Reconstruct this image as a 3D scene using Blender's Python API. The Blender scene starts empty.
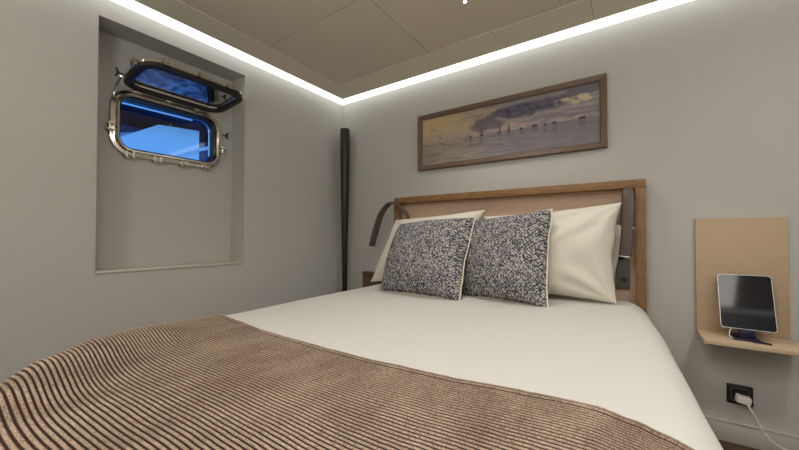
import bpy, bmesh, math, random
from mathutils import Vector, Matrix, noise
random.seed(7)
S = bpy.context.scene
COL = S.collection
PI = math.pi

# ------------------------------------------------------------------ helpers
def lin(c):
    return tuple((x/255/12.92) if x/255 <= .04045 else ((x/255+.055)/1.055)**2.4 for x in c) + (1,)

def sm(a, b, x):
    t = max(0., min(1., (x-a)/(b-a))); return t*t*(3-2*t)

def mix(a, b, t):
    return tuple(x+(y-x)*t for x, y in zip(a, b))

class MB:
    def __init__(s): s.v = []; s.f = []; s.uv = {}
    def add(s, vs, fs):
        o = len(s.v); s.v += [Vector(v) for v in vs]; s.f += [[i+o for i in f] for f in fs]; return o
    def box(s, x0, x1, y0, y1, z0, z1, bev=0, seg=2, M=None):
        bm = bmesh.new()
        bmesh.ops.create_cube(bm, size=1)
        for v in bm.verts:
            v.co = Vector(((x0+x1)/2+v.co.x*(x1-x0), (y0+y1)/2+v.co.y*(y1-y0), (z0+z1)/2+v.co.z*(z1-z0)))
        if bev: bmesh.ops.bevel(bm, geom=bm.edges[:], offset=bev, segments=seg, affect='EDGES', profile=.5)
        bm.verts.index_update()
        vs = [(M @ v.co if M else v.co.copy()) for v in bm.verts]
        s.add(vs, [[v.index for v in f.verts] for f in bm.faces]); bm.free()
    def tube(s, path, rad, n=12, cap=True):
        path = [Vector(p) for p in path]
        if not isinstance(rad, (list, tuple)): rad = [rad]*len(path)
        t0 = (path[1]-path[0]).normalized()
        a = t0.orthogonal().normalized()
        rings = []
        for i, p in enumerate(path):
            t = (path[min(i+1, len(path)-1)]-path[max(i-1, 0)]).normalized()
            a = (a - t*a.dot(t)).normalized(); b = t.cross(a)
            rings.append([p+(a*math.cos(2*PI*k/n)+b*math.sin(2*PI*k/n))*rad[i] for k in range(n)])
        s.loft(rings, True, cap)
    def loft(s, rings, closed=True, cap=True, loop=False):
        n = len(rings[0]); o = len(s.v)
        for r in rings: s.v += [Vector(p) for p in r]
        m = len(rings)
        for i in range(m if loop else m-1):
            j = (i+1) % m
            for k in range(n if closed else n-1):
                l = (k+1) % n
                s.f.append([o+i*n+k, o+i*n+l, o+j*n+l, o+j*n+k])
        if cap and not loop:
            s.f.append([o+k for k in reversed(range(n))]); s.f.append([o+(m-1)*n+k for k in range(n)])
    def cyl(s, p, axis, r, h, n=20, r2=None, bev=0):
        p = Vector(p); ax = Vector(axis).normalized(); r2 = r if r2 is None else r2
        s.tube([p, p+ax*bev, p+ax*(h-bev), p+ax*h] if bev else [p, p+ax*h],
               [r-bev, r, r2, r2-bev] if bev else [r, r2], n)
    def strap(s, path, wdir, w, t, n=20):
        """flat rounded strap along a path; wdir across, w and t lists"""
        path = [Vector(p) for p in path]; m = len(path); rings = []
        for i, p in enumerate(path):
            tg = (path[min(i+1, m-1)]-path[max(i-1, 0)]).normalized()
            wd = Vector(wdir(i/(m-1)) if callable(wdir) else wdir); wd = (wd-tg*wd.dot(tg)).normalized(); nd = tg.cross(wd)
            ring = []
            for k in range(n):
                c, q = math.cos(2*PI*k/n), math.sin(2*PI*k/n)
                ring.append(p+wd*(w[i]/2*math.copysign(abs(c)**.45, c))+nd*(t[i]/2*math.copysign(abs(q)**.6, q)))
            rings.append(ring)
        s.loft(rings)
    def build(s, name, mat, parent=None, smooth=None, origin=None, uvs=None):
        if parent is not None: org = Vector(parent['_o'])
        elif origin is not None: org = Vector(origin)
        else:
            xs = [v.x for v in s.v]; ys = [v.y for v in s.v]; zs = [v.z for v in s.v]
            org = Vector(((min(xs)+max(xs))/2, (min(ys)+max(ys))/2, min(zs)))
        me = bpy.data.meshes.new(name)
        me.from_pydata([tuple(v-org) for v in s.v], [], s.f)
        me.validate(); me.update()
        bm = bmesh.new(); bm.from_mesh(me)
        if not uvs: bmesh.ops.recalc_face_normals(bm, faces=bm.faces[:])
        bm.to_mesh(me); bm.free()
        if uvs:
            ul = me.uv_layers.new(name='UVMap')
            for lp in me.loops: ul.data[lp.index].uv = uvs[lp.vertex_index]
        o = bpy.data.objects.new(name, me); COL.objects.link(o)
        if mat: me.materials.append(mat)
        if smooth:
            for p in me.polygons: p.use_smooth = True
            if smooth is not True: me.set_sharp_from_angle(angle=math.radians(smooth))
        o['_o'] = tuple(org)
        if parent is not None:
            o.parent = parent
        else: o.location = org
        return o

def tag(o, label=None, cat=None, group=None, kind=None):
    if label: o['label'] = label
    if cat: o['category'] = cat
    if group: o['group'] = group
    if kind: o['kind'] = kind
    return o

def thing(name, loc, label, cat, group=None):
    o = bpy.data.objects.new(name, None); COL.objects.link(o); o.location = loc; o['_o'] = tuple(loc)
    o.empty_display_size = .05
    return tag(o, label, cat, group)

def catmull(pts, n=12):
    P = [Vector(p) for p in pts]; P = [2*P[0]-P[1]]+P+[2*P[-1]-P[-2]]; out = []
    for i in range(1, len(P)-2):
        for k in range(n):
            t = k/n; a, b, c, d = P[i-1], P[i], P[i+1], P[i+2]
            out.append(.5*((2*b)+(c-a)*t+(2*a-5*b+4*c-d)*t*t+(3*b-a-3*c+d)*t**3))
    out.append(P[-2]); return out

def interp(tab, x):
    if x <= tab[0][0]: return tab[0][1]
    for (a, p), (b, q) in zip(tab, tab[1:]):
        if x <= b:
            t = (x-a)/(b-a); t = t*t*(3-2*t)*.5+t*.5
            return p+(q-p)*t
    return tab[-1][1]

# ---------------------------------------------------------------- materials
def mat(name, col, rough=.6, metal=0, spec=.5, noise_s=0, noise_a=0, bump=0, bump_s=200, sheen=0, coat=0, stretch=None, col2=None):
    m = bpy.data.materials.new(name); m.use_nodes = True
    nt = m.node_tree; b = nt.nodes['Principled BSDF']
    b.inputs['Base Color'].default_value = col if len(col) == 4 else lin(col)
    b.inputs['Roughness'].default_value = rough; b.inputs['Metallic'].default_value = metal
    b.inputs['Specular IOR Level'].default_value = spec
    b.inputs['Sheen Weight'].default_value = sheen; b.inputs['Coat Weight'].default_value = coat
    tc = nt.nodes.new('ShaderNodeTexCoord'); vec = tc.outputs['Object']
    if stretch:
        mp = nt.nodes.new('ShaderNodeMapping'); mp.inputs['Scale'].default_value = stretch
        nt.links.new(vec, mp.inputs['Vector']); vec = mp.outputs['Vector']
    if noise_s:
        nz = nt.nodes.new('ShaderNodeTexNoise'); nz.inputs['Scale'].default_value = noise_s; nz.inputs['Detail'].default_value = 5
        nt.links.new(vec, nz.inputs['Vector'])
        mx = nt.nodes.new('ShaderNodeMix'); mx.data_type = 'RGBA'
        base = col if len(col) == 4 else lin(col)
        if col2: c1, c2 = base, lin(col2)
        else: c1 = tuple(x*(1-noise_a) for x in base[:3])+(1,); c2 = tuple(min(1, x*(1+noise_a)) for x in base[:3])+(1,)
        mx.inputs[6].default_value = c1; mx.inputs[7].default_value = c2
        cr = nt.nodes.new('ShaderNodeMapRange'); cr.inputs[1].default_value = .3; cr.inputs[2].default_value = .7
        nt.links.new(nz.outputs['Fac'], cr.inputs[0]); nt.links.new(cr.outputs[0], mx.inputs[0])
        nt.links.new(mx.outputs[2], b.inputs['Base Color'])
    if bump:
        n2 = nt.nodes.new('ShaderNodeTexNoise'); n2.inputs['Scale'].default_value = bump_s; n2.inputs['Detail'].default_value = 3
        nt.links.new(vec, n2.inputs['Vector'])
        bp = nt.nodes.new('ShaderNodeBump'); bp.inputs['Strength'].default_value = bump; bp.inputs['Distance'].default_value = .002
        nt.links.new(n2.outputs['Fac'], bp.inputs['Height']); nt.links.new(bp.outputs['Normal'], b.inputs['Normal'])
    return m

def emit(name, col, s):
    m = bpy.data.materials.new(name); m.use_nodes = True; nt = m.node_tree
    nt.nodes.remove(nt.nodes['Principled BSDF']); e = nt.nodes.new('ShaderNodeEmission')
    e.inputs[0].default_value = tuple(col)+(1,); e.inputs[1].default_value = s
    nt.links.new(e.outputs[0], nt.nodes['Material Output'].inputs[0]); return m

def pane_mat(name, tint, refl):
    m = bpy.data.materials.new(name); m.use_nodes = True; nt = m.node_tree
    nt.nodes.remove(nt.nodes['Principled BSDF'])
    t = nt.nodes.new('ShaderNodeBsdfTransparent'); t.inputs[0].default_value = tint
    g = nt.nodes.new('ShaderNodeBsdfGlossy'); g.inputs['Roughness'].default_value = .0
    fr = nt.nodes.new('ShaderNodeFresnel'); fr.inputs['IOR'].default_value = 1.5
    mm = nt.nodes.new('ShaderNodeMath'); mm.operation = 'MULTIPLY'; mm.inputs[1].default_value = refl; mm.use_clamp = True
    mx = nt.nodes.new('ShaderNodeMixShader')
    nt.links.new(fr.outputs[0], mm.inputs[0]); nt.links.new(mm.outputs[0], mx.inputs[0])
    nt.links.new(t.outputs[0], mx.inputs[1]); nt.links.new(g.outputs[0], mx.inputs[2])
    nt.links.new(mx.outputs[0], nt.nodes['Material Output'].inputs[0]); return m

M = {}
M['wall'] = mat('linen wall covering', (187, 186, 182), .75, spec=.25, noise_s=260, noise_a=.05, bump=.25, bump_s=420)
M['ceil'] = mat('ceiling panel', (208, 199, 180), .75, spec=.25, noise_s=300, noise_a=.05, bump=.15, bump_s=500)
M['border'] = mat('ceiling border', (218, 210, 190), .7, spec=.3, noise_s=300, noise_a=.03)
M['seam'] = mat('seam gap', (112, 101, 84), .9)
M['floor'] = mat('floor boards', (84, 62, 46), .5, noise_s=14, noise_a=.25, stretch=(1, 12, 1))
M['sill'] = mat('sill paint', (196, 190, 178), .45, spec=.5)
M['base'] = mat('baseboard paint', (188, 185, 178), .7, noise_s=260, noise_a=.04)
M['wood'] = mat('oiled oak', (120, 86, 52), .5, spec=.4, noise_s=6, stretch=(3, 22, 22), col2=(148, 112, 72), bump=.1, bump_s=30)
M['woodv'] = mat('oiled oak upright', (120, 86, 52), .5, spec=.4, noise_s=6, stretch=(22, 22, 3), col2=(148, 112, 72), bump=.1, bump_s=30)
M['hpanel'] = mat('headboard cloth', (196, 168, 147), .8, spec=.2, noise_s=400, noise_a=.06, bump=.2, bump_s=600)
M['sheet'] = mat('cotton sheet', (208, 207, 202), .85, spec=.15, sheen=.15)
M['pillow'] = mat('pillow cotton', (222, 217, 204), .85, spec=.15, sheen=.15, bump=.08, bump_s=25)
M['piping'] = mat('cream piping', (228, 219, 198), .85, noise_s=300, noise_a=.1)
M['leather'] = mat('brown lamp leather', (84, 73, 66), .45, spec=.5, noise_s=60, noise_a=.12)
M['black'] = mat('black metal', (27, 23, 23), .38, spec=.5)
M['blackp'] = mat('black plastic', (24, 23, 26), .35)
M['greyp'] = mat('grey plastic', (84, 80, 78), .5)
M['lampled'] = mat('lamp diffuser', (240, 236, 225), .3)
M['silver'] = mat('silver metal', (205, 205, 205), .25, metal=1)
M['steel'] = mat('polished steel', (206, 200, 190), .10, metal=1, noise_s=9, noise_a=.08)
M['rubber'] = mat('black rubber', (20, 20, 22), .5)
M['beige'] = mat('beige laminate', (186, 162, 133), .6, spec=.3, noise_s=160, noise_a=.05, bump=.05)
M['beigeshelf'] = mat('oak ledge', (198, 175, 146), .5, noise_s=8, noise_a=.08, stretch=(3, 25, 25))
M['tabglass'] = mat('tablet glass', (7, 7, 20), .06, spec=.35)
M['tabedge'] = mat('tablet rim', (176, 176, 178), .3, metal=1)
M['navy'] = mat('navy stand', (20, 20, 52), .4)
M['white'] = mat('white plastic', (234, 230, 222), .4)
M['frame'] = mat('bronzed picture wood', (106, 84, 68), .45, spec=.5, noise_s=40, stretch=(1, 6, 6), noise_a=.22, bump=.3, bump_s=60)
M['mattress'] = mat('mattress cover', (220, 216, 206), .9)
M['darkwood'] = mat('dark oak', (92, 70, 50), .55, noise_s=20, noise_a=.2)
M['bedbase'] = mat('bed base cloth', (84, 76, 68), .9)
M['led'] = emit('led diffuser', (1, .98, .925), 1.7)
M['spotled'] = emit('spot led', (.85, .92, 1), 30)
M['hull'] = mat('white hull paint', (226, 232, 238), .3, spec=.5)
M['navyhull'] = mat('navy awning', (24, 34, 70), .8, spec=.1)
M['paleblue'] = mat('blue grey paint', (150, 176, 206), .5)
M['darkwin'] = mat('dark boat window', (40, 66, 120), .3)
M['pane'] = pane_mat('porthole pane', (.86, .93, 1, 1), 1.0)
M['flappane'] = pane_mat('hinged pane', (.75, .82, .9, 1), 6.0)

# water: highlights and darks of the ripples are put into its colour
m = mat('harbour water', (14, 60, 120), .08, spec=.6); nt = m.node_tree
w = nt.nodes.new('ShaderNodeTexNoise'); w.inputs['Scale'].default_value = 3.2; w.inputs['Detail'].default_value = 6; w.inputs['Distortion'].default_value = 1.2
tc = nt.nodes.new('ShaderNodeTexCoord'); nt.links.new(tc.outputs['Object'], w.inputs['Vector'])
bp = nt.nodes.new('ShaderNodeBump'); bp.inputs['Strength'].default_value = 1; bp.inputs['Distance'].default_value = .5
nt.links.new(w.outputs['Fac'], bp.inputs['Height']); nt.links.new(bp.outputs['Normal'], nt.nodes['Principled BSDF'].inputs['Normal'])
mx = nt.nodes.new('ShaderNodeValToRGB'); mx.color_ramp.elements[0].position = .43; mx.color_ramp.elements[1].position = .6
mx.color_ramp.elements[0].color = lin((14, 54, 104)); mx.color_ramp.elements[1].color = lin((205, 236, 244))
nt.links.new(w.outputs['Fac'], mx.inputs[0]); nt.links.new(mx.outputs[0], nt.nodes['Principled BSDF'].inputs['Base Color'])
M['water'] = m

# tweed: woven black / grey / cream yarns, on UV in yarn counts
def tweed():
    m = bpy.data.materials.new('boucle tweed'); m.use_nodes = True; nt = m.node_tree; N = nt.nodes; L = nt.links
    b = N['Principled BSDF']; b.inputs['Roughness'].default_value = .95; b.inputs['Specular IOR Level'].default_value = .1
    uv = N.new('ShaderNodeUVMap'); uv.uv_map = 'UVMap'
    nz = N.new('ShaderNodeTexNoise'); nz.inputs['Scale'].default_value = 60; nz.inputs['Detail'].default_value = 2
    L.new(uv.outputs[0], nz.inputs['Vector'])
    ad = N.new('ShaderNodeVectorMath'); ad.operation = 'MULTIPLY_ADD'; ad.inputs[1].default_value = (.006, .006, 0)
    L.new(nz.outputs['Color'], ad.inputs[0]); L.new(uv.outputs[0], ad.inputs[2])
    def cells(sx, sy):
        mp = N.new('ShaderNodeVectorMath'); mp.operation = 'MULTIPLY'; mp.inputs[1].default_value = (sx, sy, 0); L.new(ad.outputs[0], mp.inputs[0])
        fl = N.new('ShaderNodeVectorMath'); fl.operation = 'FLOOR'; L.new(mp.outputs[0], fl.inputs[0])
        wn = N.new('ShaderNodeTexWhiteNoise'); wn.noise_dimensions = '2D'; L.new(fl.outputs[0], wn.inputs['Vector'])
        return wn.outputs['Value'], mp.outputs[0]
    a, va = cells(60, 110); c, vc = cells(110, 60)
    ck = N.new('ShaderNodeTexChecker'); ck.inputs['Scale'].default_value = 50; L.new(ad.outputs[0], ck.inputs['Vector'])
    mx = N.new('ShaderNodeMix'); L.new(ck.outputs['Fac'], mx.inputs[0]); L.new(a, mx.inputs[2]); L.new(c, mx.inputs[3])
    sc = N.new('ShaderNodeVectorMath'); sc.operation = 'SCALE'; sc.inputs['Scale'].default_value = 2*PI*33; L.new(ad.outputs[0], sc.inputs[0])
    sn = N.new('ShaderNodeVectorMath'); sn.operation = 'SINE'; L.new(sc.outputs[0], sn.inputs[0])
    sx = N.new('ShaderNodeSeparateXYZ'); L.new(sn.outputs[0], sx.inputs[0])
    pr = N.new('ShaderNodeMath'); pr.operation = 'MULTIPLY'; L.new(sx.outputs[0], pr.inputs[0]); L.new(sx.outputs[1], pr.inputs[1])
    wv = N.new('ShaderNodeMath'); wv.operation = 'MULTIPLY_ADD'; wv.inputs[1].default_value = .5; wv.inputs[2].default_value = .48; L.new(pr.outputs[0], wv.inputs[0])
    bl = N.new('ShaderNodeMix'); bl.inputs[0].default_value = .34; L.new(mx.outputs[0], bl.inputs[2]); L.new(wv.outputs[0], bl.inputs[3]); mx = bl
    rp = N.new('ShaderNodeValToRGB'); cr = rp.color_ramp; cr.interpolation = 'LINEAR'
    cr.elements[0].position = .0; cr.elements[0].color = lin((54, 54, 62))
    cr.elements[1].position = 1; cr.elements[1].color = lin((222, 217, 206))
    e = cr.elements.new(.37); e.color = lin((72, 72, 82)); e = cr.elements.new(.55); e.color = lin((132, 131, 134)); e = cr.elements.new(.74); e.color = lin((186, 183, 177))
    L.new(mx.outputs[0], rp.inputs[0]); L.new(rp.outputs[0], b.inputs['Base Color'])
    bp = N.new('ShaderNodeBump'); bp.inputs['Strength'].default_value = .6; bp.inputs['Distance'].default_value = .004
    L.new(mx.outputs[0], bp.inputs['Height']); L.new(bp.outputs[0], b.inputs['Normal'])
    return m
M['tweed'] = tweed()

# ribbed throw: UV.y counts ribs; pile on the rib, dark ground cloth in the groove
def throw_mat():
    m = bpy.data.materials.new('ribbed chenille'); m.use_nodes = True; nt = m.node_tree; N = nt.nodes; L = nt.links
    b = N['Principled BSDF']; b.inputs['Roughness'].default_value = .9; b.inputs['Specular IOR Level'].default_value = .15
    b.inputs['Sheen Weight'].default_value = .35; b.inputs['Sheen Roughness'].default_value = .4; b.inputs['Sheen Tint'].default_value = lin((226, 196, 172))
    uv = N.new('ShaderNodeUVMap'); uv.uv_map = 'UVMap'; sp = N.new('ShaderNodeSeparateXYZ'); L.new(uv.outputs[0], sp.inputs[0])
    nz = N.new('ShaderNodeTexNoise'); nz.inputs['Scale'].default_value = 330; nz.inputs['Detail'].default_value = 3
    tc = N.new('ShaderNodeTexCoord'); L.new(tc.outputs['Object'], nz.inputs['Vector'])
    j = N.new('ShaderNodeMath'); j.operation = 'MULTIPLY_ADD'; j.inputs[1].default_value = .16; L.new(nz.outputs['Fac'], j.inputs[0]); L.new(sp.outputs['Y'], j.inputs[2])
    sb = N.new('ShaderNodeMath'); sb.operation = 'SUBTRACT'; sb.inputs[1].default_value = .08; L.new(j.outputs[0], sb.inputs[0])
    fr = N.new('ShaderNodeMath'); fr.operation = 'PINGPONG'; fr.inputs[1].default_value = .5; L.new(sb.outputs[0], fr.inputs[0])  # 0 at groove, .5 on rib
    ms = N.new('ShaderNodeMapRange'); ms.inputs[1].default_value = .17; ms.inputs[2].default_value = .25; L.new(fr.outputs[0], ms.inputs[0])
    pl = N.new('ShaderNodeValToRGB'); pl.color_ramp.elements[0].position = .34; pl.color_ramp.elements[0].color = lin((122, 104, 89))
    pl.color_ramp.elements[1].position = .62; pl.color_ramp.elements[1].color = lin((190, 170, 153)); L.new(nz.outputs['Fac'], pl.inputs[0])
    mx = N.new('ShaderNodeMix'); mx.data_type = 'RGBA'; mx.inputs[6].default_value = lin((50, 34, 26))
    nb = N.new('ShaderNodeTexNoise'); nb.inputs['Scale'].default_value = 5.5; nb.inputs['Detail'].default_value = 6; nb.inputs['Roughness'].default_value = .65
    mp = N.new('ShaderNodeMapping'); mp.inputs['Scale'].default_value = (2.2, .8, 1); L.new(tc.outputs['Object'], mp.inputs['Vector']); L.new(mp.outputs[0], nb.inputs['Vector'])
    nr = N.new('ShaderNodeMapRange'); nr.inputs[1].default_value = .38; nr.inputs[2].default_value = .62; nr.inputs[3].default_value = .0; nr.inputs[4].default_value = 1; L.new(nb.outputs['Fac'], nr.inputs[0])
    nm = N.new('ShaderNodeMix'); nm.data_type = 'RGBA'; nm.blend_type = 'MULTIPLY'; nm.inputs[0].default_value = 1
    nc_ = N.new('ShaderNodeMix'); nc_.data_type = 'RGBA'; nc_.inputs[6].default_value = (.70, .66, .64, 1); nc_.inputs[7].default_value = (1, 1, 1, 1); L.new(nr.outputs[0], nc_.inputs[0])
    L.new(pl.outputs[0], nm.inputs[6]); L.new(nc_.outputs[2], nm.inputs[7])
    L.new(ms.outputs[0], mx.inputs[0]); L.new(nm.outputs[2], mx.inputs[7]); L.new(mx.outputs[2], b.inputs['Base Color'])
    bp = N.new('ShaderNodeBump'); bp.inputs['Strength'].default_value = .5; bp.inputs['Distance'].default_value = .002
    L.new(nz.outputs['Fac'], bp.inputs['Height']); L.new(bp.outputs[0], b.inputs['Normal'])
    return m
M['throw'] = throw_mat()

def vcol_mat(name):
    m = bpy.data.materials.new(name); m.use_nodes = True; b = m.node_tree.nodes['Principled BSDF']
    a = m.node_tree.nodes.new('ShaderNodeAttribute'); a.attribute_name = 'Paint'
    m.node_tree.links.new(a.outputs['Color'], b.inputs['Base Color']); b.inputs['Roughness'].default_value = .4; b.inputs['Specular IOR Level'].default_value = .3
    return m
M['paint'] = vcol_mat('painted seascape')

# ------------------------------------------------------------ room numbers
XL, XR, YB, YF, ZC = -2.03, 1.15, 2.10, -1.15, 2.038
RX = -2.18                              # back of the window recess
RY0, RY1, RZ0, RZ1 = .496, 1.218, .755, 1.946
PY, PZ = .858, 1.512                    # porthole centre
GAP = .096                              # width of the light cove

def rrect(hw, hh, r, n=10):
    out = []
    for cx, cy, a0 in ((hw-r, hh-r, 0), (-hw+r, hh-r, PI/2), (-hw+r, -hh+r, PI), (hw-r, -hh+r, 3*PI/2)):
        for k in range(n+1):
            a = a0+PI/2*k/n; out.append((cx+r*math.cos(a), cy+r*math.sin(a)))
    return out

# ------------------------------------------------------------- the setting
HW, HH, HR = .239, .133, .06            # clear opening of the porthole
mb = MB()
def qx(x, y0, y1, z0, z1): mb.add([(x, y0, z0), (x, y1, z0), (x, y1, z1), (x, y0, z1)], [[0, 1, 2, 3]])
ZT = ZC+.0
qx(XL, YF, RY0, 0, ZT); qx(XL, RY1, YB, 0, ZT); qx(XL, RY0, RY1, 0, RZ0); qx(XL, RY0, RY1, RZ1, ZT)
for (a, b) in (((RY0, RZ0), (RY1, RZ0)), ((RY1, RZ0), (RY1, RZ1)), ((RY1, RZ1), (RY0, RZ1)), ((RY0, RZ1), (RY0, RZ0))):
    mb.add([(XL, a[0], a[1]), (XL, b[0], b[1]), (RX, b[0], b[1]), (RX, a[0], a[1])], [[0, 1, 2, 3]])
inner = [(RX, PY+a, PZ+b) for a, b in rrect(HW+.012, HH+.012, HR+.01)]
outer = []
for _, y, z in inner:
    dy, dz = y-PY, z-PZ
    t = min(((RY1-PY)/dy if dy > 0 else (RY0-PY)/dy) if abs(dy) > 1e-6 else 9e9, ((RZ1-PZ)/dz if dz > 0 else (RZ0-PZ)/dz) if abs(dz) > 1e-6 else 9e9)
    outer.append((RX, PY+dy*t, PZ+dz*t))
# make the outer ring pass through the four corners
for cy, cz in ((RY0, RZ0), (RY1, RZ0), (RY1, RZ1), (RY0, RZ1)):
    i = min(range(len(outer)), key=lambda k: (outer[k][1]-cy)**2+(outer[k][2]-cz)**2); outer[i] = (RX, cy, cz)
tube = [(RX-.09, y, z) for _, y, z in inner]
mb.loft([outer, inner, tube], True, False)
tag(mb.build('wall_left', M['wall'], origin=(XL, 0, 0)), kind='structure')

def plane(name, vs, m, org=None):
    b = MB(); b.add(vs, [[0, 1, 2, 3]]); return tag(b.build(name, m, origin=org or vs[0]), kind='structure')
plane('wall_back', [(XL, YB, 0), (XR, YB, 0), (XR, YB, ZT), (XL, YB, ZT)], M['wall'])
plane('wall_right', [(XR, YF, 0), (XR, YB, 0), (XR, YB, ZT), (XR, YF, ZT)], M['wall'])
plane('wall_front', [(XL, YF, 0), (XR, YF, 0), (XR, YF, ZT), (XL, YF, ZT)], M['wall'])
plane('floor', [(XL, YF, 0), (XR, YF, 0), (XR, YB, 0), (XL, YB, 0)], M['floor'])
plane('ceiling', [(XL-.02, YF-.02, ZC+.03), (XR+.02, YF-.02, ZC+.03), (XR+.02, YB+.02, ZC+.03), (XL-.02, YB+.02, ZC+.03)], M['seam'])
# ceiling panels and border boards with open seams between them
g = .0016
bx, by = -1.760, 1.792                  # inner line of the border
mb = MB()
xs = [bx, -1.010, -.272, .466, XR-GAP]; ys = [YF+GAP, -.55, .035, .62, 1.205, by]
for i in range(4):
    for j in range(5):
        mb.box(xs[i]+g, xs[i+1]-g, ys[j]+g, ys[j+1]-g, ZC, ZC+.018, .0015, 1)
tag(mb.build('ceiling_panels', M['ceil']), kind='structure')
mb = MB()
e = XL+GAP; f = YB-GAP
seg = [YF+GAP, -.2, 1.01, f]
for a, b in zip(seg, seg[1:]): mb.box(e, bx-g, a+(g/2 if a > YF else 0), b-(g/2 if b < f else 0), ZC-.004, ZC+.018, .0015, 1)
seg = [bx-g, -.62, -.15, .75, XR-GAP]
for a, b in zip(seg, seg[1:]): mb.box(a+g/2, b-g/2, by+g, f, ZC-.004, ZC+.018, .0015, 1)
tag(mb.build('ceiling_border', M['border']), kind='structure')
# light strip in the gap between wall and ceiling
mb = MB()
mb.box(XL+.001, e-.001, YF+.002, YB-.001, ZC-.001, ZC+.012)
mb.box(e-.001, XR-.002, f+.001, YB-.001, ZC-.001, ZC+.012)
mb.box(XR-GAP, XR-.001, YF+.002, f+.001, ZC-.001, ZC+.012); mb.box(e-.001, XR-GAP, YF+.002, YF+GAP, ZC-.001, ZC+.012)
tag(mb.build('led_light_strip', M['led']), 'glowing white light strip running along the top of the walls', 'light strip')
# recess sill and baseboard
mb = MB(); mb.box(RX+.001, XL+.006, RY0-.001, RY1+.003, RZ0-.010, RZ0+.002, .003)
tag(mb.build('trim_1', M['sill'], smooth=40), kind='structure')
mb = MB(); mb.box(XL+.001, XR-.001, YB-.013, YB-.0005, .001, .089, .003)
mb.box(XL+.001, XR-.001, YB-.016, YB-.0005, .089, .094, .001)
tag(mb.build('baseboard_back', M['base'], smooth=40), kind='structure')
mb = MB(); mb.box(XL+.0005, XL+.013, YF+.001, YB-.017, .001, .089, .003)
tag(mb.build('baseboard_left', M['base'], smooth=40), kind='structure')

# --------------------------------------------------------------- porthole
win = thing('window_1', (RX, PY, PZ-.18), 'stainless steel ship porthole with its hinged pane swung open, in the wall recess', 'porthole window')
win['kind'] = 'structure'
def ringmesh(mapf, hw, hh, r, prof, n=10, closed=True):
    mb = MB(); mb.loft([[mapf(a, b, d) for a, b in rrect(hw-o, hh-o, max(r-o, .008), n)] for o, d in prof], True, False, loop=closed); return mb
fm = lambda a, b, d: Vector((RX+d, PY+a, PZ+b))
FW, FH, FR = .281, .176, .1
# frame profile: flat flange, raised round lip, then the throat down to the pane
ringmesh(fm, FW, FH, FR, [(0, .001), (0, .010), (.003, .014), (.020, .015), (.022, .030), (.026, .034), (.034, .034), (.038, .030), (.043, .012), (.043, -.05), (.0, -.05)][:10]+[(.043, -.06), (.030, -.06), (.030, .001)]).build('porthole_frame', M['steel'], win, smooth=35)
mb = MB(); lo = rrect(FW-.0432, FH-.0432, FR-.0432)
mb.loft([[fm(a, b, -.042) for a, b in lo], [fm(a, b, -.048) for a, b in lo]])
mb.build('window_pane', M['pane'], win)
ringmesh(fm, FW, FH, FR, [(.0432, -.04), (.0432, .006), (.046, .006), (.046, -.04)]).build('rubber_seal', M['rubber'], win, smooth=35)
# screws round the flange
for a, b in ((-.265, .09), (-.268, 0), (-.265, -.07), (-.18, -.165), (-.06, -.166), (.06, -.166), (.18, -.165), (.268, -.03)):
    mb = MB(); mb.cyl(fm(a*1.02, b*1.012, .013), (1, 0, 0), .006, .004, 14, bev=.001); mb.build('screw', M['steel'], win, smooth=40)
# clamp lugs round the frame: two cheeks, a pin and a swing bolt
def lug(mapv, a, b, ang, name, parent, s=1.):
    ca, sa = math.cos(ang), math.sin(ang)
    def q(t, n, d): return mapv(a+(ca*t-sa*n)*s, b+(sa*t+ca*n)*s, d)       # t along the rim, n outward
    def bx_(mb, t0, t1, n0, n1, d0, d1):
        o = mb.add([q(t, n, d) for d in (d0, d1) for n in (n0, n1) for t in (t0, t1)], [[0, 2, 3, 1], [4, 5, 7, 6], [0, 1, 5, 4], [2, 6, 7, 3], [0, 4, 6, 2], [1, 3, 7, 5]])
    mb = MB(); bx_(mb, -.016, -.009, -.012, .014, .008, .036); bx_(mb, .009, .016, -.012, .014, .008, .036); bx_(mb, -.016, .016, -.012, .014, .004, .012)
    p0, p1 = q(-.020, .004, .028), q(.020, .004, .028); mb.cyl(p0, p1-p0, .005, (p1-p0).length, 12)
    o = mb.build(name, M['steel'], parent, smooth=35)
    return o
for a, b, ang in ((-.20, -.168, PI), (-.075, -.17, PI), (.06, -.17, PI), (.185, -.168, PI), (-.279, -.04, PI/2), (.279, -.045, -PI/2)):
    lug(fm, a, b, ang, 'clamp_bracket', win, 1.2)
def knob(p, ax, up, name, parent, m=M['black']):
    p = Vector(p); ax = Vector(ax).normalized(); up = Vector(up).normalized(); mb = MB()
    mb.cyl(p, ax, .004, .024, 12); mb.cyl(p+ax*.018, ax, .009, .012, 16, .007, .002)
    for s_ in (1, -1):
        mb.tube([p+ax*.024+up*s_*.004, p+ax*.028+up*s_*.013, p+ax*.034+up*s_*.020], [.005, .0055, .004], 10)
    return mb.build(name, m, parent, smooth=50)
knob(fm(.286, .055, .02), (.25, 1, .0), (0, 0, 1), 'wing_nut', win)
# hinge along the frame top
mb = MB()
HZ = PZ+FH+.006; HX = RX+.038
for y in (PY-.17, PY-.02, PY+.13):
    mb.box(RX+.010, HX+.006, y-.020, y+.020, HZ-.022, HZ+.002, .003)
mb.tube([(HX, PY-.20, HZ), (HX, PY+.17, HZ)], .007, 14)
mb.build('hinge', M['steel'], win, smooth=40)
# support stay on the left side
mb = MB(); mb.tube([(RX+.03, PY-.272, PZ+.115), (RX+.045, PY-.262, PZ+.175), (RX+.10, PY-.262, PZ+.20)], .006, 10)
mb.build('support_stay', M['steel'], win, smooth=60)
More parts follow.
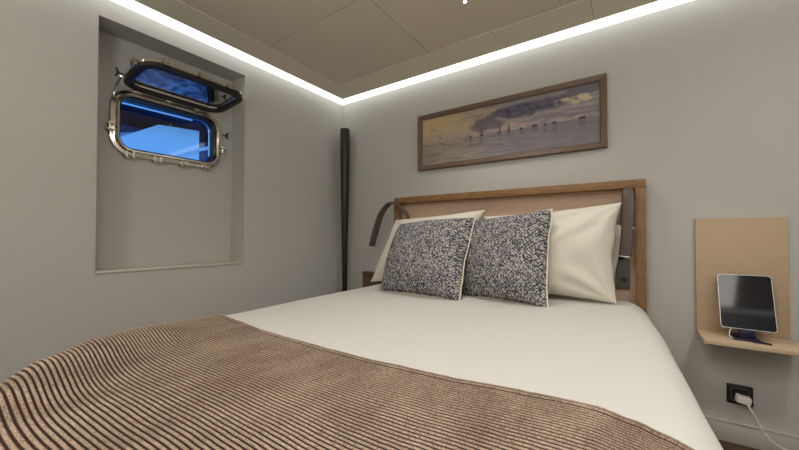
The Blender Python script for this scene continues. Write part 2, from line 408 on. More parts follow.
# hinged pane, swung up and inwards
TH = math.radians(6)
ex = Vector((math.cos(TH), 0, math.sin(TH))); en = Vector((math.sin(TH), 0, -math.cos(TH)))   # along the flap, and its sealing side (down)
FLW, FLH = .254, .162
FC = Vector((HX+.002, PY-.002, HZ+.008))+ex*(FLH)
fl = lambda a, b, d: FC+Vector((0, 1, 0))*a+ex*b+en*d      # d>0: below
flap = ringmesh(fl, FLW, FLH, .085, [(0, -.008), (0, .010), (.004, .014), (.026, .014), (.036, .010), (.040, .004), (.040, -.006), (.034, -.014), (.010, -.014)]).build('hinged_window', M['steel'], win, smooth=35)
flap['label'] = 'hinged porthole pane swung up and inwards'
ringmesh(fl, FLW-.001, FLH-.001, .084, [(-.001, .002), (-.001, .020), (.004, .024), (.028, .024), (.034, .012)]).build('gasket', M['rubber'], flap, smooth=35)
mb = MB(); lo = rrect(FLW-.038, FLH-.038, .05)
mb.loft([[fl(a, b, -.004) for a, b in lo], [fl(a, b, .003) for a, b in lo]])
mb.build('pane', M['flappane'], flap)
for a in (-.165, .0, .145): lug(lambda a_, b_, d: fl(a_, b_, .016-d), a, FLH+.004, 0, 'clamp_lug', flap)
lug(lambda a_, b_, d: fl(a_, b_, .016-d), -FLW-.002, .07, PI/2, 'clamp_lug', flap)
knob(fl(-FLW-.004, -.07, 0), (0, -1, .1), (.2, 0, 1), 'wing_nut', flap)

# ------------------------------------------------------------------ outside
mb = MB(); mb.add([(-60, -50, -.6), (RX-.12, -50, -.6), (RX-.12, 50, -.6), (-60, 50, -.6)], [[0, 1, 2, 3]])
tag(mb.build('water', M['water']), 'rippled blue harbour water outside the porthole', 'water', kind='stuff')
boat = thing('moored_boat', (-15, 5, -.6), 'pale moored boat with dark overhang seen through the porthole', 'boat')
def prism(mb, poly, x0, x1):     # polygon in (y,z), extruded in x
    n = len(poly); mb.add([(x0, y, z) for y, z in poly]+[(x1, y, z) for y, z in poly],
        [list(range(n)), list(range(2*n-1, n-1, -1))]+[[i, (i+1) % n, n+(i+1) % n, n+i] for i in range(n)])
mb = MB(); prism(mb, [(-6, -.9), (16, -.9), (18, 2.6), (-7, 2.6)], -20, -13.6); mb.build('hull', M['hull'], boat)
mb = MB(); prism(mb, [(1.0, 2.6), (6.50, 2.6), (6.50, 5.05), (5.12, 4.93), (3.6, 3.95), (1.0, 3.6)], -18, -14); mb.build('cabin', M['hull'], boat)
mb = MB(); prism(mb, [(3.0, 2.6), (6.1, 2.6), (6.1, 4.72), (5.2, 4.78), (4.35, 4.50), (3.0, 4.1)], -18.5, -14.25); mb.build('deckhouse', M['paleblue'], boat)
mb = MB(); prism(mb, [(1.0, 2.6), (12, 2.6), (12, 4.98), (1.0, 4.98)], -18.8, -15.2); mb.build('cabin_window', M['darkwin'], boat)
mb = MB(); prism(mb, [(-4, 5.05), (16, 5.2), (16, 9.0), (-4, 9.0)], -19, -13.3); mb.build('upper_deck', M['navyhull'], boat)
mb = MB(); mb.tube([(-13.25, 3.2, 5.12), (-13.25, 5.9, 5.16)], .03, 8); mb.build('light_streak', M['hull'], boat)  # white tube standing in for a streak of light, not a boat part
mb = MB(); mb.tube([(-13.9, 5.5, 3.9), (-13.9, 7.6, 4.75)], .07, 8); mb.build('reflected_streak', M['hull'], boat)  # white tube standing in for a pale reflection in the porthole pane

# ------------------------------------------------------------------ the bed
BED_Y1 = 2.010
def xl(y): return interp([(.0, -.87), (.09, -.945), (.169, -1.02), (.268, -1.10), (.42, -1.22), (.624, -1.32), (.75, -1.345), (1.0, -1.357), (1.7, -1.385), (2.1, -1.39)], y)
def zl(y): return interp([(.0, .605), (.09, .632), (.17, .651), (.27, .653), (.42, .637), (.62, .605), (.8, .598), (2.1, .598)], y)
def xr(y): return interp([(.0, .045), (.7, .040), (1.03, .022), (1.5, .0), (1.98, -.035), (2.1, -.04)], y)
YFOOT, RFOOT = .115, .10                 # where the foot end starts to roll over
RL, RR = .115, .11
def section(y, n1=12, n2=90, off=0., zmin=.12):
    """points of the bed top at y, left hem to right hem, pushed out by off"""
    a, b, zc = xl(y), xr(y), zl(y); pts = []
    zt = lambda x: .6+(zc-.6)*math.exp(-((x-a)/.10)**2)-.004*math.exp(-((x-a-.36)/.16)**2)*sm(.5, .15, y)
    zL, zR = zt(a), zt(b)
    rows = []
    for k in range(5): rows.append((a-RL-.02*(1-k/4), zmin+(zL-RL-zmin)*k/4, -1, 0))
    for k in range(1, n1): t = PI/2*k/n1; rows.append((a-RL*math.cos(t), zL-RL+RL*math.sin(t), -math.cos(t), math.sin(t)))
    for k in range(n2+1):
        x = a+(b-a)*k/n2; rows.append((x, zt(x), 0, 1))
    for k in range(1, n1): t = PI/2*(1-k/n1); rows.append((b+RR*math.cos(t), zR-RR+RR*math.sin(t), math.cos(t), math.sin(t)))
    for k in range(5): rows.append((b+RR+.02*k/4, zR-RR+(zmin-zR+RR)*k/4, 1, 0))
    for x, z, nx, nz in rows:
        w = .004*noise.noise(Vector((x*3.1, y*2.6, z*3)))+.002*noise.noise(Vector((x*9, y*7, z*9)))
        wob = .006*math.sin(y*11+x*2)*(1 if z < .45 else 0)
        pts.append(Vector((x+nx*(off+wob), y, z+nz*off+w*(1 if nz > .3 else .3))))
    return pts

def along(sec, s_):
    """bed surface at run length s_ from the head side: flat, then rolling over the foot end and down"""
    if s_ >= YFOOT: return sec(s_)
    d = YFOOT-s_; a = min(d/RFOOT, PI/2); rest = max(0, d-RFOOT*PI/2)
    y = YFOOT-RFOOT*math.sin(a); drop = RFOOT*(1-math.cos(a))+rest
    return [Vector((p.x, y-.02*min(1, rest/.3), max(.12, p.z-drop*min(1, (p.z-.12)/.4)))) for p in sec(y)]
ys = [YFOOT-RFOOT*PI/2-.36+.03*i for i in range(12)]+[YFOOT-RFOOT*PI/2+RFOOT*PI/2*i/10 for i in range(10)]+[YFOOT+.03*i for i in range(int((BED_Y1-YFOOT)/.03)+1)]+[BED_Y1]
rows = [along(section, y) for y in ys]
foot = []
last = rows[-1]
head = [[Vector((p.x, BED_Y1+.012*t, .12+(p.z-.12)*(1-t))) for p in last] for t in (.3, 1.)]
mb = MB(); mb.loft(foot+rows+head, False, False)
duvet = mb.build('duvet', M['sheet'], smooth=True)
tag(duvet, 'smooth white duvet spread over the bed, under the pillows and striped throw', 'duvet')
bed = thing('bed', (-.68, 1.0, 0), 'double bed standing against the back wall below the wooden headboard', 'bed')
mb = MB(); mb.box(-1.25, -.06, .62, 2.0, .06, .30, .02); mb.build('bed_base', M['bedbase'], bed, smooth=40)
mb = MB(); mb.box(-1.24, -.07, .58, 2.0, .30, .535, .06, 4); mb.build('mattress', M['mattress'], bed, smooth=40)
for x in (-1.20, -.10):
    for y in (.68, 1.95):
        mb = MB(); mb.cyl((x, y, 0), (0, 0, 1), .025, .07, 14); mb.build('bed_foot', M['black'], bed, smooth=40)

# striped throw over the foot half
PITCH = .0088; SUB = 7; NR = 96
def yedge(x):
    return interp([(-1.42, .665), (-1.388, .676), (-1.32, .702), (-1.17, .693), (-.96, .668), (-.80, .662), (-.51, .664), (-.33, .677), (-.19, .701), (-.118, .711), (-.053, .713), (.004, .695), (.035, .675), (.07, .656), (.12, .64)], x)
def rib(v):
    fr = abs(v-round(v))               # 0 groove .. .5 rib crown
    return .0036*min(1, max(0, (fr-.10)/.22))**.6
cache = {}
def sec_n(y):
    if y not in cache: cache[y] = section(y, 14, 120)
    return cache[y]
def run(k):
    key = ('r', k)
    if key not in cache: cache[key] = along(sec_n, k*.004)
    return cache[key]
def throw_pt(ci, s_):
    k = s_/.004; a = math.floor(k)
    return run(a)[ci].lerp(run(a+1)[ci], k-a)
ref = section(.66, 14, 120); nc = len(ref)
mb = MB(); rows = []; uv = []
vals = [-.5, -.42]+[i/SUB for i in range(NR*SUB+1)]
for v in vals:
    row = []
    for ci in range(nc):
        ye = yedge(ref[ci].x); ye += (.672-ye)*sm(2, 42, v)
        y = ye-v*PITCH*(1+.04*sm(-.7, -1.25, ref[ci].x))
        p = throw_pt(ci, y).copy()
        q = throw_pt(min(ci+1, nc-1), y)-throw_pt(max(ci-1, 0), y); r_ = throw_pt(ci, y+.006)-throw_pt(ci, y-.006)
        nrm = q.cross(r_)
        nrm = nrm.normalized() if nrm.length > 1e-9 else Vector((0, -1, 0))
        h = .007+rib(v)+.0008*noise.noise(Vector((p.x*40, y*40, 1)))
        if v < 2.2: h += .003*sm(2.2, 1.2, v)            # folded hem
        if v < 0: h = .001 if v < -.45 else .009
        row.append(p+nrm*h); uv.append((ci/nc, v))
    rows.append(row)
mb.loft(rows, False, False)
throw = mb.build('throw_blanket', M['throw'], smooth=True, uvs=uv)
tag(throw, 'brown and dark ribbed striped throw blanket lying across the foot of the bed', 'blanket')

# headboard
HX0, HX1, HZT = -1.437, .058, 1.199
hb = thing('headboard', ((HX0+HX1)/2, YB, .3), 'oak framed headboard with a pinkish tan padded panel, against the back wall', 'headboard')
HD = .075; ft = .042
mb = MB(); mb.box(HX0, HX1, YB-HD, YB-.001, HZT-ft, HZT, .003); mb.build('top_rail', M['wood'], hb, smooth=40)
for x0 in (HX0, HX1-ft):
    mb = MB(); mb.box(x0, x0+ft, YB-HD, YB-.001, .25, HZT-ft, .003); mb.build('side_post', M['woodv'], hb, smooth=40)
mb = MB(); mb.box(HX0+ft, HX1-ft, YB-.022, YB-.001, .25, HZT-ft); mb.build('padded_panel', M['hpanel'], hb)['label'] = 'pinkish tan cloth panel'
# block of wood beside the bed
bt = thing('bedside_stand', (-1.63, 2.05, .0), 'narrow wooden bedside stand in the gap left of the headboard', 'bedside stand')
mb = MB(); mb.box(-1.760, -1.50, 2.045, 2.098, .614, .640, .003); mb.build('ledge_top', M['darkwood'], bt, smooth=40)
mb = MB(); mb.box(-1.757, -1.51, 2.049, 2.098, .0, .614, .002); mb.build('stand_body', M['darkwood'], bt, smooth=40)

# ---------------------------------------------------------- pillows, cushions
def pillow(name, TL, TR, BR, BL, thick, m, label, cat, group, seed=0, pin=.05, piping=None, wr=.006, N=56, back=.35, fold=0):
    TL, TR, BR, BL = map(Vector, (TL, TR, BR, BL))
    wv = ((TR-TL)+(BR-BL)).normalized(); hv = ((TL-BL)+(TR-BR)).normalized(); nv = wv.cross(hv).normalized()   # toward viewer (-y)
    if nv.y > 0: nv = -nv
    mb = MB(); uvs = []; W = (TR-TL).length; H = (TL-BL).length
    def P(i, j, side):
        u, v = -1+2*i/N, -1+2*j/N
        uu = math.copysign(1-(1-abs(u))**1.35, u); vv = math.copysign(1-(1-abs(v))**1.35, v)
        pu = uu*(1-pin*(1-vv*vv)*abs(uu)**2); pv = vv*(1-pin*(1-uu*uu)*abs(vv)**2)
        s, t = (pu+1)/2, (pv+1)/2
        p = BL*(1-s)*(1-t)+BR*s*(1-t)+TL*(1-s)*t+TR*s*t
        ew = .006*noise.noise(Vector((uu*2.3+seed*3, vv*2.3, .5)))+.003*noise.noise(Vector((uu*7+seed*3, vv*7, 2.5)))
        p = p+(wv*math.copysign(1, uu)*abs(uu)**3+hv*vv*abs(vv)**2*.6)*ew
        e = max(0, (1-abs(uu)**2.6)*(1-abs(vv)**2.6))**.55
        d = thick*e*(1-back if side > 0 else back)
        if side > 0:
            r = math.hypot(uu-.9, vv-.9); cr = 0
            for (cu, cv) in ((1, 1), (-1, 1), (1, -1), (-1, -1)):
                du, dv = uu-cu, vv-cv; ang = math.atan2(dv, du); rr = math.hypot(du, dv)
                cr += math.sin(ang*11+seed+cu*2+cv)*math.exp(-(rr-.45)**2/.16)
            d += (wr*cr+wr*1.6*noise.noise(Vector((uu*1.7+seed, vv*1.7, seed))))*e
            if fold: d += fold*e*math.exp(-((uu*.55-vv*.8+.05)/.09)**2)*(.5+.5*uu)
        return p+nv*d*(1 if side > 0 else -1), (s*W/.5, t*H/.5)
    ids = {}
    for side in (1, -1):
        for i in range(N+1):
            for j in range(N+1):
                edge = i in (0, N) or j in (0, N)
                if edge and side < 0: ids[(i, j, -1)] = ids[(i, j, 1)]; continue
                p, q = P(i, j, side); ids[(i, j, side)] = len(mb.v); mb.v.append(p); uvs.append(q)
    for side in (1, -1):
        for i in range(N):
            for j in range(N):
                f = [ids[(i, j, side)], ids[(i+1, j, side)], ids[(i+1, j+1, side)], ids[(i, j+1, side)]]
                mb.f.append(f if side > 0 else f[::-1])
    lowest = min(v.z for v in mb.v)
    rim = [mb.v[ids[k]].copy() for k in [(i, 0, 1) for i in range(N)]+[(N, j, 1) for j in range(N)]+[(i, N, 1) for i in range(N, 0, -1)]+[(0, j, 1) for j in range(N, 0, -1)]]
    rim = [Vector(p) for p in rim]
    o = mb.build(name, m, smooth=True, uvs=uvs)
    tag(o, label, cat, group)
    if piping:
        pb = MB(); rings = []; n = len(rim)
        for i in range(n):
            t = (rim[(i+1) % n]-rim[i-1]).normalized(); a = nv; b = t.cross(a).normalized()
            rings.append([rim[i]+(a*math.cos(2*PI*k/8)+b*math.sin(2*PI*k/8))*(piping+.0008*math.sin(i*2.1)) for k in range(8)])
        pb.loft(rings, True, False, loop=True)
        pb.build('piping', M['piping'], o, smooth=True)['label'] = 'cream piping'
    return o

pillow('pillow', (-1.405, 2.01, 1.035), (-.735, 2.00, 1.080), (-.80, 1.82, .62), (-1.475, 1.80, .605), .22, M['pillow'],
       'white pillow leaning on the headboard under the left reading lamp, behind both cushions', 'pillow', None, 3.1, .10, wr=.009)
pillow('pillow', (-.62, 2.050, 1.0), (-.014, 2.050, .975), (-.095, 2.030, .60), (-.62, 2.035, .60), .05, M['pillow'],
       'white pillow mostly hidden behind the front right pillow, beside the switch plate', 'pillow', None, 9.2, .03, wr=.003)
pillow('pillow', (-.735, 1.975, 1.040), (-.036, 1.955, 1.085), (-.058, 1.87, .605), (-.72, 1.84, .608), .20, M['pillow'],
       'large white pillow at the right end of the headboard with its corner pointing up', 'pillow', None, 5.5, .085, wr=.014, fold=.020)
pillow('cushion', (-1.225, 1.80, .995), (-.700, 1.755, 1.022), (-.700, 1.545, .594), (-1.225, 1.590, .594), .18, M['tweed'],
       'black and white tweed cushion with cream piping, left one overlapping the other', 'cushion', 'tweed cushions on the bed', 1.3, .05, .0042, wr=.004, back=.2)
pillow('cushion', (-.790, 1.87, 1.005), (-.322, 1.80, 1.052), (-.315, 1.635, .593), (-.770, 1.72, .594), .16, M['tweed'],
       'black and white tweed cushion with cream piping, right one in front of the large pillow', 'cushion', 'tweed cushions on the bed', 4.4, .05, .0042, wr=.004, back=.2)

# -------------------------------------------------------------- reading lamps
def reading_lamp(plate, path, wdir, label):
    px, pz = plate
    t = thing('reading_lamp', (px, YB-.022, pz), label, 'reading lamp', 'flexible reading lamps on the headboard')
    mb = MB(); mb.box(px-.028, px+.028, YB-.036, YB-.0225, pz-.085, pz+.085, .003); mb.build('mounting_plate', M['greyp'], t, smooth=40)
    mb = MB(); mb.cyl((px+.004, YB-.036, pz-.035), (0, -1, 0), .013, .006, 20, bev=.002); mb.build('switch_button', M['blackp'], t, smooth=40)
    P = catmull(path, 14); n = len(P)
    nk = int(n*.22)
    mb = MB(); mb.tube(P[:nk+1], .011, 12); mb.build('neck', M['blackp'], t, smooth=60)
    Q = P[nk:]; m_ = len(Q)
    w = [.022+.030*sm(0, .75, i/(m_-1)) for i in range(m_)]; th = [.014+.004*sm(0, 1, i/(m_-1)) for i in range(m_)]
    mb = MB(); mb.strap(Q, wdir, w, th); mb.build('flexible_arm', M['leather'], t, smooth=60)
    d = (Q[-1]-Q[-2]).normalized()
    mb = MB(); mb.strap([Q[-1]-d*.001, Q[-1]+d*.005], wdir(1) if callable(wdir) else wdir, [.044, .044], [.015, .015]); mb.build('light_end', M['lampled'], t, smooth=60)
    return t, Q
reading_lamp((-1.385, .74), [(-1.385, 2.058, .80), (-1.345, 2.05, .90), (-1.300, 2.03, 1.01), (-1.345, 2.00, 1.115), (-1.43, 1.985, 1.158), (-1.505, 1.97, 1.09), (-1.550, 1.96, .97), (-1.585, 1.95, .845)],
             (.35, .94, 0), 'brown flexible reading lamp arching out left over the headboard post')
_, Q = reading_lamp((-.038, .735), [(-.044, 2.060, .80), (-.042, 2.058, .90), (-.036, 2.052, 1.02), (-.026, 2.035, 1.115), (-.016, 2.00, 1.152), (-.012, 1.965, 1.125), (-.013, 1.950, 1.03), (-.018, 1.945, .93), (-.028, 1.945, .825)],
             (1, -.25, 0), 'brown flexible reading lamp folded down beside the right headboard post')
mb = MB(); mb.cyl((.006, 1.934, .955), (.7, -1, 0), .006, .005, 14, bev=.001); mb.build('button', M['silver'], _, smooth=50)

# ------------------------------------------------------------------- picture
PX0, PX1, PZ0, PZ1 = -1.262, -.101, 1.387, 1.778
pic = thing('framed_picture', ((PX0+PX1)/2, YB, PZ0), 'wide framed seascape of sailing boats under a cloudy sky, on the back wall', 'picture')
fw = .033
mb = MB()
for a, b in (((PX0, PZ0), (PX1, PZ1)),):
    prof = [(0, 0), (0, .026), (.003, .030), (fw*.75, .026), (fw, .020), (fw, 0)]
    rings = [[(PX0+o, YB-.001-d, PZ0+o), (PX1-o, YB-.001-d, PZ0+o), (PX1-o, YB-.001-d, PZ1-o), (PX0+o, YB-.001-d, PZ1-o)] for o, d in prof]
    mb.loft(rings, True, False, loop=True)
mb.build('picture_frame', M['frame'], pic)
# painting
NX, NZ = 420, 125
x0, x1, z0, z1 = PX0+fw-.002, PX1-fw+.002, PZ0+fw-.002, PZ1-fw+.002
def s_of(cx):                                  # crop pixel to a place along the painting
    u = cx/3.329+400; x = 2.1*math.tan(math.atan((u-399.5)/339)-math.radians(34.4)); return (x-x0)/(x1-x0)
def fb(x, y, z=0, o=5): return noise.fractal(Vector((x, y, z)), 1., 2., o)
boats = [(s_of(238), .022, 0), (s_of(275), .03, .17), (s_of(334), .03, .18), (s_of(365), .028, .15), (s_of(407), .026, .02), (s_of(452), .042, .04), (s_of(486), .018, .0), (s_of(519), .03, .03), (s_of(610), .045, .0)]
birds = [(s_of(110), .78), (s_of(118), .73), (s_of(138), .54), (s_of(150), .40), (s_of(138), .42), (s_of(279), .72), (s_of(295), .80), (s_of(535), .80)]
HZN = .455
def paint(s, t):
    n1 = fb(s*5, t*4.5, 1); n2 = fb(s*9, t*16, 4); n3 = fb(s*22, t*10, 9)
    if t > HZN:
        h = (t-HZN)/(1-HZN)
        gold = mix((186, 168, 148), (208, 182, 140), sm(.1, .6, h+.5*n2)); cool = mix((168, 152, 146), (150, 146, 150), h)
        c = mix(gold, cool, sm(.22, .62, s+.12*n1))
        c = mix(c, (176, 158, 150), .7*sm(.28, .02, h+.1*n2))
        c = mix(c, (150, 138, 148), .6*sm(.05, .35, n2)*sm(.5, .1, h))
        band = math.exp(-((h-.25+.2*(.6-s))/.12)**2)
        c = mix(c, (214, 190, 158), .55*band*sm(-.1, .4, n2+.1))
        c = mix(c, (138, 130, 136), .55*sm(.02, .3, n2+.4*n3)*sm(.1, .35, s))
        # dark cloud bank
        d = ((s-.66)/.22)**2+((h-.62-.16*(s-.6))/.26)**2
        k = sm(1.3, .5, d+.8*n1+.5*n3); c = mix(c, mix((104, 100, 118), (78, 78, 98), sm(-.3, .4, n3)), k)
        d = ((s-.44)/.10)**2+((h-.42)/.26)**2
        k = sm(1.2, .4, d+1.0*n1+.6*n3); c = mix(c, (112, 104, 114), .85*k)
        d = ((s-.93)/.09)**2+((h-.9)/.22)**2
        c = mix(c, (112, 108, 120), .85*sm(1.2, .5, d+.5*n1))
        d = ((s-.91)/.10)**2+((h-.60)/.13)**2
        c = mix(c, (226, 206, 160), .8*sm(1.0, .2, d+1.3*n3+.8*n2))
        c = mix(c, (128, 120, 134), .75*sm(.06, .2, math.exp(-((h-.22)/.1)**2)*sm(.55, .8, s)*(.6+n2)))
    else:
        h = t/HZN
        c = mix((164, 152, 142), (132, 124, 130), sm(.15, .6, s+.1*n1))
        w = fb(s*7, t*46, 12); c = mix(c, (104, 100, 110), .5*sm(.0, .45, w)); c = mix(c, (196, 180, 156), .6*sm(.05, .5, -w)*sm(.75, .2, s))
        c = mix(c, (178, 168, 166), .5*sm(.1, .5, n3)*math.exp(-((s-.66)/.09)**2-((h-.6)/.2)**2))
        for bs, bw, mh in boats:
            if abs(s-bs) < bw*.35 and h > .55: c = mix(c, (92, 86, 92), .45*sm(.5, .9, h+.3*w))
    for bs, bw, mh in boats:
        hullh = .016+.40*bw
        if HZN-.012 < t < HZN-.012+hullh and abs(s-bs) < bw*.36*(1-.5*(t-HZN)/hullh*(1 if t > HZN else 0)): c = (48, 43, 50)
        if mh and abs(s-bs) < .0017 and HZN < t < HZN+mh: c = (70, 64, 70)
        if mh and abs(s-bs-.006*(1-(t-HZN)/mh)) < .004*(1-(t-HZN)/mh) and HZN < t < HZN+mh*.8: c = (96, 88, 92)
    for a, b in birds:
        if abs(t-b-abs(s-a)*1.2) < .011 and abs(s-a) < .006: c = (60, 54, 60)
    return c
mb = MB(); cols = []
for j in range(NZ+1):
    for i in range(NX+1):
        mb.v.append(Vector((x0+(x1-x0)*i/NX, YB-.012, z0+(z1-z0)*j/NZ))); cols.append(lin(tuple(q*.93 for q in paint(i/NX, j/NZ))))
for j in range(NZ):
    for i in range(NX):
        a = j*(NX+1)+i; mb.f.append([a, a+1, a+NX+2, a+NX+1])
k = len(mb.v); mb.box(x0, x1, YB-.0115, YB-.004, z0, z1); cols += [lin((150, 140, 130))]*(len(mb.v)-k)
cv = mb.build('painted_canvas', M['paint'], pic)
at = cv.data.color_attributes.new('Paint', 'FLOAT_COLOR', 'POINT')
for i, c in enumerate(cols): at.data[i].color = c

# -------------------------------------------------------------- corner pole
pl = thing('floor_lamp', (-1.915, 2.02, 0), 'tall tapered black pole lamp standing in the corner beside the bed', 'floor lamp')
mb = MB(); n = 24; zs = [.02+1.765*i/n for i in range(n+1)]
mb.tube([(-1.922, 2.02, z) for z in zs], [.020+.018*sm(.4, 1.75, z) for z in zs], 28)
mb.build('tapered_pole', M['black'], pl, smooth=50)
mb = MB(); mb.tube([(-1.922, 2.02, 1.785), (-1.922, 2.02, 1.792)], [.038, .035], 28); mb.tube([(-1.922, 2.02, 1.745), (-1.922, 2.02, 1.750)], [.0385, .0385], 28); mb.build('top_cap', M['black'], pl, smooth=40)
mb = MB(); mb.cyl((-1.922, 2.02, 0), (0, 0, 1), .06, .02, 28, bev=.003); mb.build('base', M['black'], pl, smooth=40)

# ----------------------------------------------------- shelf, tablet, outlet
sh = thing('wall_shelf', (.395, YB, .47), 'beige wall panel with a small ledge, to the right of the bed', 'wall shelf')
mb = MB(); mb.box(.245, .538, YB-.022, YB-.001, .472, 1.0, .002); mb.build('back_panel', M['beige'], sh, smooth=40)
mb = MB(); mb.box(.245, .553, 1.893, YB-.022, .470, .490, .003); mb.build('ledge', M['beigeshelf'], sh, smooth=40)
tb = thing('tablet', (.392, 1.97, .49), 'dark tablet propped upright on a navy stand on the beige ledge', 'tablet')
# local frame of the tablet: a across, b up the lean, d out of the screen
yaw = math.radians(-3); lean = math.radians(17)
ta = Vector((math.cos(yaw), math.sin(yaw), 0)); tu = Vector((0, math.sin(lean), math.cos(lean))); tn = ta.cross(tu).normalized()
T0 = Vector((.394, 1.972, .532)); TWd, THt = .168, .232
tl = lambda a, b, d: T0+ta*a+tu*(b+THt/2)+tn*d
def slab(hw, hh, r, d0, d1, bev):
    mb = MB(); mb.loft([[tl(a, b, d) for a, b in rrect(hw-o, hh-o, r-o, 8)] for o, d in ((bev, d0), (0, d0+bev), (0, d1-bev), (bev, d1))]); return mb
slab(TWd/2, THt/2, .012, -.006, 0, .0012).build('tablet_body', M['tabedge'], tb, smooth=40)
slab(TWd/2-.003, THt/2-.003, .010, .0001, .0012, .0003).build('screen', M['tabglass'], tb, smooth=40)
mb = MB(); mb.box(.345, .425, 1.945, 2.05, .4905, .500, .003)
mb.box(.362, .412, 1.958, 1.985, .499, .531, .004)
prism_pts = [(.400, 1.935), (.450, 1.925), (.425, 1.96), (.405, 1.97)]
mb.add([(x, y, z) for z in (.4905, .497) for x, y in prism_pts], [[3, 2, 1, 0], [4, 5, 6, 7]]+[[i, (i+1) % 4, 4+(i+1) % 4, 4+i] for i in range(4)])
mb.build('stand', M['navy'], tb, smooth=40)
mb = MB(); mb.tube(catmull([(.350, 1.99, .536), (.337, 1.965, .522), (.334, 1.955, .505), (.345, 1.955, .496), (.36, 1.965, .4955)], 8), .0018, 8)
mb.build('charging_lead', M['white'], tb, smooth=60)['label'] = 'short white lead at the tablet foot'

so = thing('wall_outlet', (.380, YB, .178), 'square black wall socket low on the wall under the ledge', 'wall socket')
mb = MB(); mb.box(.345, .430, YB-.009, YB-.0005, .176, .261, .003); mb.build('face_plate', M['blackp'], so, smooth=40)
mb = MB(); mb.loft([[(.3875+a, YB-d, .2185+b) for a, b in rrect(.030-o, .030-o, .008, 6)] for o, d in ((0, .009), (0, .012), (.003, .0125), (.004, .0095))], True, False); mb.build('socket_ring', M['greyp'], so, smooth=40)
ch = thing('charger', (.385, YB-.012, .20), 'white plug charger in the black socket with a cable trailing to the right', 'charger')
R = Matrix.Translation((.386, 0, .213)) @ Matrix.Rotation(math.radians(9), 4, 'Y') @ Matrix.Rotation(math.radians(-10), 4, 'Z')
mb = MB(); mb.box(-.024, .024, YB-.052, YB-.0135, -.016, .016, .006, 3, M=Matrix.Translation((.393, YB-.03, .210)) @ Matrix.Rotation(math.radians(10), 4, 'Y') @ Matrix.Translation((0, -(YB-.03), 0)))
mb.build('plug', M['white'], ch, smooth=50)
cab = catmull([(.399, YB-.052, .202), (.405, YB-.072, .192), (.422, YB-.078, .162), (.440, YB-.08, .117), (.468, YB-.083, .079), (.500, YB-.086, .062), (.535, YB-.09, .064), (.58, YB-.09, .085), (.66, YB-.12, .07), (.73, YB-.16, .02), (.82, YB-.22, .004), (.95, YB-.25, .004)], 12)
mb = MB(); mb.tube(cab, .0024, 10); mb.build('cable', M['white'], ch, smooth=60)

# ---------------------------------------------------------------- spotlights
def spot(x, y, label, power):
    t = thing('ceiling_spotlight', (x, y, ZC), label, 'spotlight', 'small ceiling spotlights')
    mb = MB(); mb.loft([[(x+r*math.cos(2*PI*k/24), y+r*math.sin(2*PI*k/24), ZC-d) for k in range(24)] for r, d in ((.011, .0005), (.011, .003), (.008, .003), (.007, .0005))], True, False, loop=True)
    mb.build('trim_ring', M['silver'], t, smooth=40)
    mb = MB(); mb.cyl((x, y, ZC-.0022), (0, 0, 1), .007, .0015, 20); mb.build('lens', M['spotled'], t)
    return t
spot(-.645, 1.495, 'tiny bright spotlight set into the ceiling panel above the bed', 0)

def area(name, loc, size, power, rot=(0, 0, 0), col=(1, .97, .925), sy=None):
    l = bpy.data.lights.new(name, 'AREA'); l.energy = power; l.color = col
    l.shape = 'RECTANGLE' if sy else 'DISK'; l.size = size
    if sy: l.size_y = sy
    o = bpy.data.objects.new(name, l); COL.objects.link(o); o.location = loc; o.rotation_euler = rot; return o
# recessed ceiling lamps behind and beside the camera
area('ceiling_lamp', (-.25, .05, ZC-.004), .22, 5)
area('ceiling_lamp', (.70, .95, ZC-.004), .22, 7)
area('ceiling_lamp', (-.95, -.75, ZC-.004), .22, 5)
area('ceiling_lamp', (.42, -.55, ZC-.004), .36, 6, sy=.9)  # unseen, stretched into a panel for its pale reflection in the tablet
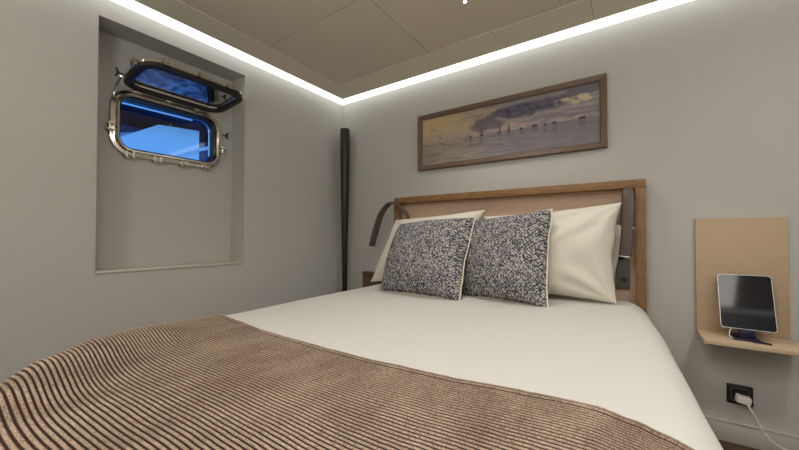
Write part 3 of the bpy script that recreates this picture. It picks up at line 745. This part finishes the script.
# the small spotlight above the bed
sl = bpy.data.lights.new('spotlight_beam', 'SPOT'); sl.energy = 13; sl.color = (1, .97, .925); sl.spot_size = math.radians(120); sl.spot_blend = .6; sl.shadow_soft_size = .02
so_ = bpy.data.objects.new('spotlight_beam', sl); COL.objects.link(so_); so_.location = (-.645, 1.495, ZC-.006)
# unseen fill light added behind the camera to brighten the ceiling
area('ceiling_fill', (-.3, -.75, 1.25), .4, 20, (PI, 0, 0))

# ---------------------------------------------------------------------- world
wd = bpy.data.worlds.new('dusk'); S.world = wd; wd.use_nodes = True; nt = wd.node_tree
bg = nt.nodes['Background']; bg.inputs[1].default_value = 2.0
tc = nt.nodes.new('ShaderNodeTexCoord'); sp = nt.nodes.new('ShaderNodeSeparateXYZ'); rp = nt.nodes.new('ShaderNodeValToRGB')
rp.color_ramp.elements[0].position = .45; rp.color_ramp.elements[0].color = (.17, .43, .74, 1)
rp.color_ramp.elements[1].position = .9; rp.color_ramp.elements[1].color = (.02, .10, .45, 1)
mr = nt.nodes.new('ShaderNodeMapRange'); mr.inputs[1].default_value = -1; mr.inputs[2].default_value = 1
nt.links.new(tc.outputs['Generated'], sp.inputs[0]); nt.links.new(sp.outputs['Z'], mr.inputs[0]); nt.links.new(mr.outputs[0], rp.inputs[0]); nt.links.new(rp.outputs[0], bg.inputs[0])

# --------------------------------------------------------------------- camera
cd = bpy.data.cameras.new('camera'); cam = bpy.data.objects.new('camera', cd); COL.objects.link(cam)
cd.sensor_width = 36; cd.lens = 36*339/799; cd.clip_start = .02; cd.clip_end = 200
cam.location = (0, 0, .92); cam.rotation_euler = (math.radians(90.93), 0, math.radians(34.4)); cd.shift_y = 5.5/799
S.camera = cam
S.view_settings.view_transform = 'Standard'; S.view_settings.look = 'None'; S.view_settings.exposure = .34; S.view_settings.gamma = 1
S.view_settings.use_curve_mapping = False
S.cycles.max_bounces = 12; S.cycles.diffuse_bounces = 9; S.cycles.glossy_bounces = 5; S.cycles.transparent_max_bounces = 12
S.cycles.use_denoising = True; S.cycles.caustics_reflective = False; S.cycles.caustics_refractive = False
S.cycles.sample_clamp_indirect = 6

for o in COL.objects:
    if '_o' in o: del o['_o']
